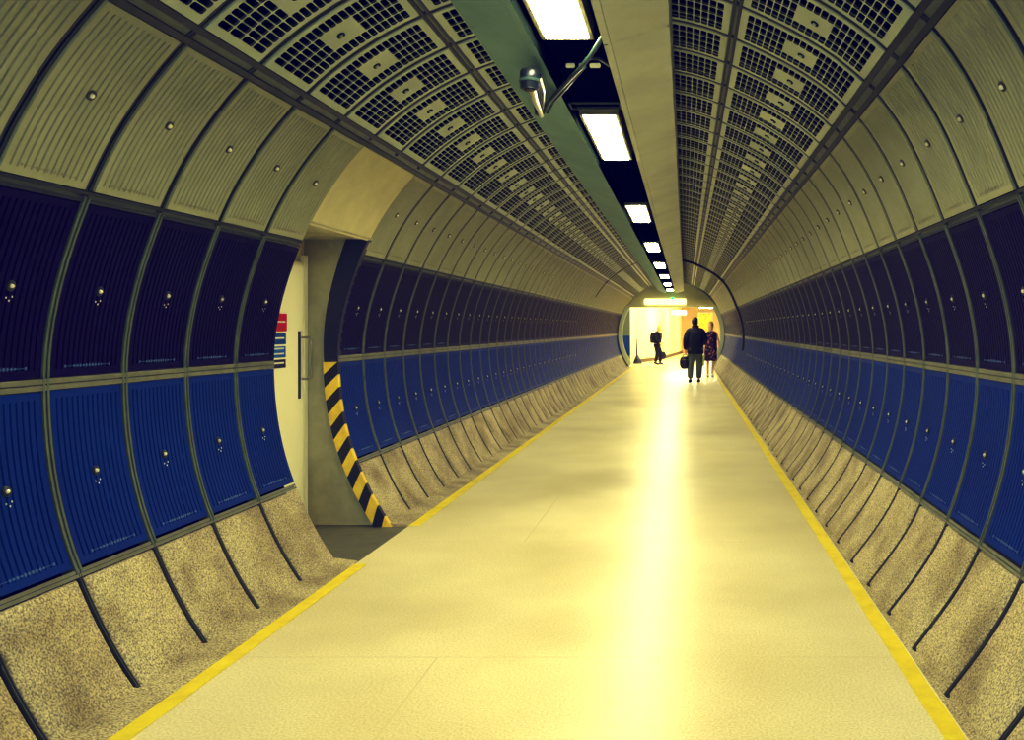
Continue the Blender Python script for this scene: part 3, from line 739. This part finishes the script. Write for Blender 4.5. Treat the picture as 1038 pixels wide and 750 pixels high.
def hand(V, E, side_key, wrist, d, curl, thumb_dir):
    """palm, four fingers of unequal length with a bend, and a thumb, as skin chains"""
    d = Vector(d).normalized(); curl = Vector(curl).normalized(); acr = d.cross(curl).normalized(); w = Vector(wrist)
    V[side_key+'palm'] = (w+d*.05, .026); E.append((side_key+'wrist', side_key+'palm'))
    for k, (off, ln) in enumerate(((-.027, .068), (-.009, .078), (.009, .073), (.027, .056))):
        a = w+d*.09+acr*off; b = a+d*ln*.45+curl*ln*.2; c = b+d*ln*.2+curl*ln*.5
        n = f'{side_key}f{k}'; V[n+'a'] = (a, .010); V[n+'b'] = (b, .009); V[n+'c'] = (c, .008)
        E += [(side_key+'palm', n+'a'), (n+'a', n+'b'), (n+'b', n+'c')]
    q = -1 if thumb_dir < 0 else 1
    V[side_key+'t1'] = (w+d*.045+acr*q*.035+curl*.01, .011); V[side_key+'t2'] = (w+d*.085+acr*q*.045+curl*.03, .009)
    E += [(side_key+'palm', side_key+'t1'), (side_key+'t1', side_key+'t2')]
def figure(root, J, m_skin, head_yaw, hands, hs=1.0):
    V = {'pelvis': (J['pelvis'], .125), 'waist': (J['waist'], .115), 'chest': (J['chest'], .13), 'top': (J['top'], .10), 'neck': (J['neck'], .052), 'hb': (J['head']-Vector((0, -.01, .05)), .055)}
    E = [('pelvis', 'waist'), ('waist', 'chest'), ('chest', 'top'), ('top', 'neck'), ('neck', 'hb')]
    for k in 'LR':
        for n, r in (('hip', .09), ('knee', .055), ('ankle', .036), ('heel', .036), ('toe', .028)): V[k+n] = (J[k+n], r)
        for n, r in (('sh', .055), ('elbow', .038), ('wrist', .025)): V[k+n] = (J[k+n], r)
        V[k+'calf'] = ((J[k+'knee']*.68+J[k+'ankle']*.32)+Vector((0, 0, 0)), .052)
        E += [('pelvis', k+'hip'), (k+'hip', k+'knee'), (k+'knee', k+'calf'), (k+'calf', k+'ankle'), (k+'ankle', k+'heel'), (k+'heel', k+'toe'),
              ('top', k+'sh'), (k+'sh', k+'elbow'), (k+'elbow', k+'wrist')]
        d, c, t = hands[k]; hand(V, E, k, J[k+'wrist'], d, c, t)
    g = skin_geo(V, E)
    return fuse('body', [g], m_skin, root, .0085, [head_bm(J['head'], head_yaw, hs)])
def garment(name, V, E, m, root, extra=None, voxel=.012, flat=1):
    g = skin_geo(V, E)
    for v in g.vertices:
        if flat != 1 and abs(v.co.x) < .24: v.co.y *= flat
    return fuse(name, [g], m, root, voxel, extra)
Vv = Vector
def shoe(root, heel, toe, m):
    heel, toe = Vv(heel), Vv(toe); d = (toe-heel).normalized()
    bm = bmesh.new(); tube(bm, [heel-d*.045+Vv((0, 0, .01)), heel-d*.03+Vv((0, 0, .012)), heel+d*.05+Vv((0, 0, .015)), toe-d*.02, toe+d*.045, toe+d*.07-Vv((0, 0, .004))], [.025, .045, .048, .045, .034, .012], 14)
    for v in bm.verts: v.co.z = max(v.co.z, min(heel.z, toe.z)-.037)
    return obj('shoe', bm, m, root, True)

def jn(**k): return {a: Vv(b) for a, b in k.items()}
# --- man in dark jacket, seen from behind (local figure faces -y; root turned round)
man = empty('person', (.885, 26.4, 0), 'man in bulky navy jacket and grey trousers carrying a black bag, back view', 'person', rz=PI+.12)
man.scale = (SC, SC, SC)
# facing away: local +x is on the viewer's left
J = jn(pelvis=(0, 0, .97), waist=(0, .01, 1.1), chest=(0, .01, 1.3), top=(0, .015, 1.43), neck=(0, .0, 1.54), head=(0, -.02, 1.69),
       Lhip=(.1, 0, .92), Lknee=(.13, -.03, .5), Lankle=(.15, .03, .09), Lheel=(.15, .05, .045), Ltoe=(.155, -.1, .035),
       Rhip=(-.1, 0, .92), Rknee=(-.11, .0, .5), Rankle=(-.1, -.04, .09), Rheel=(-.1, -.02, .045), Rtoe=(-.105, -.17, .035),
       Lsh=(.205, .01, 1.45), Lelbow=(.28, .03, 1.15), Lwrist=(.27, -.02, .9), Rsh=(-.205, .01, 1.45), Relbow=(-.29, -.02, 1.18), Rwrist=(-.25, -.22, 1.06))
figure(man, J, M['skin'], -.9, {'L': ((0, 0, -1), (-1, 0, 0), -1), 'R': ((-.5, -.8, .1), (.5, -.2, -.6), 1)})
obj('hair', hair_bm(J['head']+Vv((0, .008, .012)), -.9), M['hair_dark'], man, True)
V = {'t': ((0, .02, 1.38), .15)}; E = []
for k, sg in (('L', 1), ('R', -1)):
    V[k+'s'] = (J[k+'sh']+Vv((-.01*sg, 0, -.02)), .125); V[k+'e'] = (J[k+'elbow'], .098); V[k+'w'] = (J[k+'wrist']+Vv((0, 0, .01)), .07)
    E += [('t', k+'s'), (k+'s', k+'e'), (k+'e', k+'w')]
tor = loft([ell(0, .01, z, rx, ry, 28, .85) for z, rx, ry in ((.80, .225, .155), (.83, .235, .165), (.95, .24, .165), (1.12, .225, .16), (1.28, .24, .165), (1.4, .235, .15), (1.47, .19, .125), (1.53, .11, .1), (1.57, .085, .09))])
garment('jacket', V, E, M['jacket'], man, [tor])
bm = bmesh.new(); tube(bm, [(0.05*math.cos(a)*1.7, .01+.085*math.sin(a), 1.575+.012*math.sin(a)) for a in [2*PI*k/16 for k in range(17)]], .026, 10)
obj('collar', bm, M['black_cloth'], man, True)
V = {'p': ((0, 0, .95), .15)}; E = []
for k in 'LR':
    V[k+'h'] = (J[k+'hip']-Vv((0, 0, .04)), .13); V[k+'k'] = (J[k+'knee'], .108); V[k+'a'] = (J[k+'ankle']+Vv((0, 0, .01)), .088)
    E += [('p', k+'h'), (k+'h', k+'k'), (k+'k', k+'a')]
garment('trousers', V, E, M['trouser'], man)
for k in 'LR': shoe(man, J[k+'heel'], J[k+'toe'], M['leather'])
# his bag, top-level
def at(root, p):  # point of a figure in world space
    return Matrix.Translation(root.location) @ Matrix.Rotation(root.rotation_euler.z, 4, 'Z') @ Matrix.Scale(root.scale[0], 4) @ Vv(p)
hp = at(man, (.272, -.02, .79))
bag = empty('holdall', (hp.x, hp.y, hp.z-.5), 'round black holdall hanging from the man\'s hand', 'bag')
bw = (hp.x-.03, hp.y, hp.z-.21)
rings = [ell(bw[0], bw[1], bw[2]+z, rx, ry, 22, .9) for z, rx, ry in ((-.215, .06, .04), (-.2, .10, .07), (-.12, .145, .09), (0, .155, .1), (.1, .13, .08), (.15, .08, .04))]
part_world('body', loft(rings), M['leather'], bag)
bm = bmesh.new(); tube(bm, [(hp.x-.1, hp.y, bw[2]+.12), (hp.x-.08, hp.y, hp.z-.02), (hp.x-.02, hp.y, hp.z+.01), (hp.x+.05, hp.y, hp.z-.02), (hp.x+.05, hp.y, bw[2]+.12)], .011, 8); part_world('handle', bm, M['leather'], bag, True)
bm = bmesh.new(); tube(bm, [(bw[0]-.1, hp.y-.075, bw[2]+.05), (bw[0], hp.y-.1, bw[2]+.06), (bw[0]+.1, hp.y-.075, bw[2]+.05)], .006, 6); part_world('zip', bm, M['steel'], bag, True)

# --- woman facing us in a patterned dress
wom = empty('person', (1.43, 29.6, 0), 'fair-haired woman in patterned purple dress walking beside the man', 'person', rz=.1)
wom.scale = (SC, SC, SC)
J = jn(pelvis=(0, 0, .93), waist=(0, .01, 1.06), chest=(0, .01, 1.24), top=(0, .015, 1.37), neck=(0, .0, 1.47), head=(0, -.015, 1.61),
       Lhip=(.09, 0, .88), Lknee=(.07, -.05, .49), Lankle=(.05, .03, .09), Lheel=(.05, .05, .045), Ltoe=(.05, -.1, .032),
       Rhip=(-.09, 0, .88), Rknee=(-.09, -.02, .48), Rankle=(-.10, -.1, .08), Rheel=(-.1, -.08, .045), Rtoe=(-.1, -.22, .032),
       Lsh=(.17, .01, 1.38), Lelbow=(.25, .04, 1.12), Lwrist=(.28, -.04, .9), Rsh=(-.17, .01, 1.38), Relbow=(-.24, .0, 1.13), Rwrist=(-.30, -.08, .92))
figure(wom, J, M['skin_f'], .0, {'L': ((0, -.1, -1), (-1, 0, 0), 1), 'R': ((-.1, -.2, -1), (1, 0, 0), -1)}, .95)
obj('hair', hair_bm(J['head']+Vv((0, .01, .012)), 0, .09), M['hair_blond'], wom, True)
rings = [ell(.0, .0, z, rx, ry, 28, .92) for z, rx, ry in ((.50, .21, .16), (.52, .215, .165), (.7, .205, .16), (.9, .19, .15), (1.05, .15, .13), (1.2, .165, .14), (1.33, .185, .12), (1.41, .15, .08), (1.43, .08, .065))]
bm = loft(rings, False)
for v in bm.verts:
    if v.co.z < .95:
        a = math.atan2(v.co.y, v.co.x); k = 1+.07*math.sin(7*a)*(.95-v.co.z)/.45; v.co.x *= k; v.co.y *= k
obj('dress', bm, M['dress'], wom, True)
V = {'a': ((.12, .0, .62), .085), 'b': ((.13, .0, .85), .085), 'c': ((.13, .01, 1.1), .075), 'd': ((.15, .01, 1.35), .065)}
garment('cardigan', V, [('a', 'b'), ('b', 'c'), ('c', 'd')], M['cardigan'], wom)
for k in 'LR': shoe(wom, J[k+'heel'], J[k+'toe'], M['white'])
hp = at(wom, (-.32, -.1, .82))
bag = empty('shopping_bag', (hp.x, hp.y, hp.z-.48), 'lime yellow shopping bag held by the woman between the two walkers', 'bag')
bm = bmesh.new(); bx(bm, hp.x-.14, hp.x+.12, hp.y-.05, hp.y+.05, hp.z-.5, hp.z-.14)
for v in bm.verts:
    if v.co.z > hp.z-.2: v.co.y = hp.y+(v.co.y-hp.y)*.4
bmesh.ops.bevel(bm, geom=bm.edges[:], offset=.015, segments=2, affect='EDGES'); part_world('body', bm, M['bag_yellow'], bag)
bm = bmesh.new(); tube(bm, [(hp.x-.08, hp.y, hp.z-.15), (hp.x-.04, hp.y, hp.z), (hp.x+.02, hp.y, hp.z), (hp.x+.06, hp.y, hp.z-.15)], .007, 6); part_world('handle', bm, M['bag_yellow'], bag, True)

# --- distant walker with backpack, moving to the right
wk = empty('person', (-.66, 39.6, 0), 'distant walker in black with backpack, crossing the bright hall', 'person', rz=PI/2-.25)
wk.scale = (1.0, 1.0, 1.0)
J = jn(pelvis=(0, .02, .93), waist=(0, .0, 1.07), chest=(0, -.03, 1.25), top=(0, -.04, 1.38), neck=(0, -.06, 1.48), head=(0, -.1, 1.61),
       Lhip=(.085, .02, .88), Lknee=(.09, -.13, .5), Lankle=(.09, -.09, .09), Lheel=(.09, -.07, .05), Ltoe=(.09, -.2, .035),
       Rhip=(-.085, .02, .88), Rknee=(-.09, -.02, .5), Rankle=(-.09, .07, .1), Rheel=(-.09, .1, .07), Rtoe=(-.09, -.03, .035),
       Lsh=(.18, -.03, 1.39), Lelbow=(.22, .07, 1.12), Lwrist=(.2, -.1, .98), Rsh=(-.18, -.03, 1.39), Relbow=(-.23, -.0, 1.12), Rwrist=(-.2, -.18, .95))
figure(wk, J, M['skin_f'], 0, {'L': ((0, -.6, -.6), (-1, 0, 0), -1), 'R': ((0, -.5, -.7), (1, 0, 0), 1)}, .95)
obj('hair', hair_bm(J['head']+Vv((0, .01, .012)), 0, .04), M['hair_blond'], wk, True)
V = {'p': ((0, .01, .86), .19), 'w': ((0, 0, 1.04), .19), 'c': ((0, -.03, 1.25), .2), 't': ((0, -.035, 1.38), .16), 'n': ((0, -.05, 1.48), .10)}
E = [('p', 'w'), ('w', 'c'), ('c', 't'), ('t', 'n')]
for k in 'LR':
    V[k+'s'] = (J[k+'sh'], .1); V[k+'e'] = (J[k+'elbow'], .085); V[k+'w'] = (J[k+'wrist'], .06); E += [('t', k+'s'), (k+'s', k+'e'), (k+'e', k+'w')]
garment('coat', V, E, M['black_cloth'], wk)
V = {'p': ((0, .02, .9), .13)}; E = []
for k in 'LR':
    V[k+'h'] = (J[k+'hip']-Vv((0, 0, .04)), .12); V[k+'k'] = (J[k+'knee'], .095); V[k+'a'] = (J[k+'ankle'], .075); E += [('p', k+'h'), (k+'h', k+'k'), (k+'k', k+'a')]
garment('trousers', V, E, M['black_cloth'], wk)
for k in 'LR': shoe(wk, J[k+'heel'], J[k+'toe'], M['leather'])
bp = at(wk, (0, .22, 1.2))
bag = empty('backpack', (bp.x, bp.y, bp.z-.25), 'black backpack on the back of the distant walker', 'bag')
part_world('body', loft([ell(bp.x, bp.y, bp.z+z, rx, ry, 18, .8) for z, rx, ry in ((-.25, .08, .12), (-.22, .12, .16), (0, .15, .18), (.17, .11, .15), (.24, .05, .09))]), M['leather'], bag)
for q in (-1, 1):
    P_ = [at(wk, p) for p in ((q*.09, .16, 1.36), (q*.1, .02, 1.52), (q*.11, -.17, 1.38), (q*.12, -.16, 1.15), (q*.1, .1, 1.02))]
    bm = bmesh.new(); tube(bm, P_, .014, 8); part_world('strap', bm, M['leather'], bag, True)
sp = at(wk, (.26, -.14, .42))
bag = empty('shoulder_bag', (sp.x, sp.y, sp.z-.15), 'small black bag swinging at the distant walker\'s knee', 'bag')
part_world('body', loft([ell(sp.x, sp.y, sp.z+z, rx, ry, 18, .8) for z, rx, ry in ((-.17, .1, .04), (-.14, .16, .06), (0, .18, .07), (.13, .13, .05), (.15, .08, .03))]), M['leather'], bag)
bm = bmesh.new(); tube(bm, [(sp.x-.08, sp.y, sp.z+.13), tuple(at(wk, (.2, -.2, .86))), (sp.x+.08, sp.y, sp.z+.13)], .008, 6); part_world('handle', bm, M['leather'], bag, True)

# ------------------------------------------------------------------ light, world, camera
w = bpy.data.worlds.new('World'); scene.world = w; w.use_nodes = True
w.node_tree.nodes['Background'].inputs['Color'].default_value = (.45, .62, .62, 1)
w.node_tree.nodes['Background'].inputs['Strength'].default_value = 2.2
def area(name, loc, sx, sy, power, col, rot=(0, 0, 0)):
    l = bpy.data.lights.new(name, 'AREA'); l.shape = 'RECTANGLE'; l.size = sx; l.size_y = sy; l.energy = power; l.color = col
    o = bpy.data.objects.new(name, l); o.location = loc; o.rotation_euler = rot; COL.objects.link(o); return o
cam = bpy.data.cameras.new('Camera'); co = bpy.data.objects.new('Camera', cam); COL.objects.link(co)
co.location = (.594, 0, 1.606); co.rotation_euler = (PI/2, 0, 0)
cam.sensor_width = 36; cam.lens = 900/1038*36; cam.clip_start = .05; cam.clip_end = 200
cam.shift_x = -(695-519)/1038; cam.shift_y = -(375-333)/1038
scene.camera = co
scene.view_settings.view_transform = 'Standard'
scene.view_settings.look = 'None'
scene.view_settings.exposure = 1.0
scene.view_settings.use_curve_mapping = True
cm = scene.view_settings.curve_mapping
def setc(c, P):
    while len(c.points) < len(P): c.points.new(.5, .5)
    for p, (x, y) in zip(c.points, P): p.location = (x, y)
setc(cm.curves[3], [(0, 0), (.04, .026), (.25, .265), (.6, .68), (1, 1)])
setc(cm.curves[2], [(0, .012), (.05, .062), (.2, .175), (.5, .38), (1, .62)])
cm.update()
scene.cycles.max_bounces = 7; scene.cycles.diffuse_bounces = 4; scene.cycles.glossy_bounces = 3
scene.cycles.sample_clamp_indirect = 6
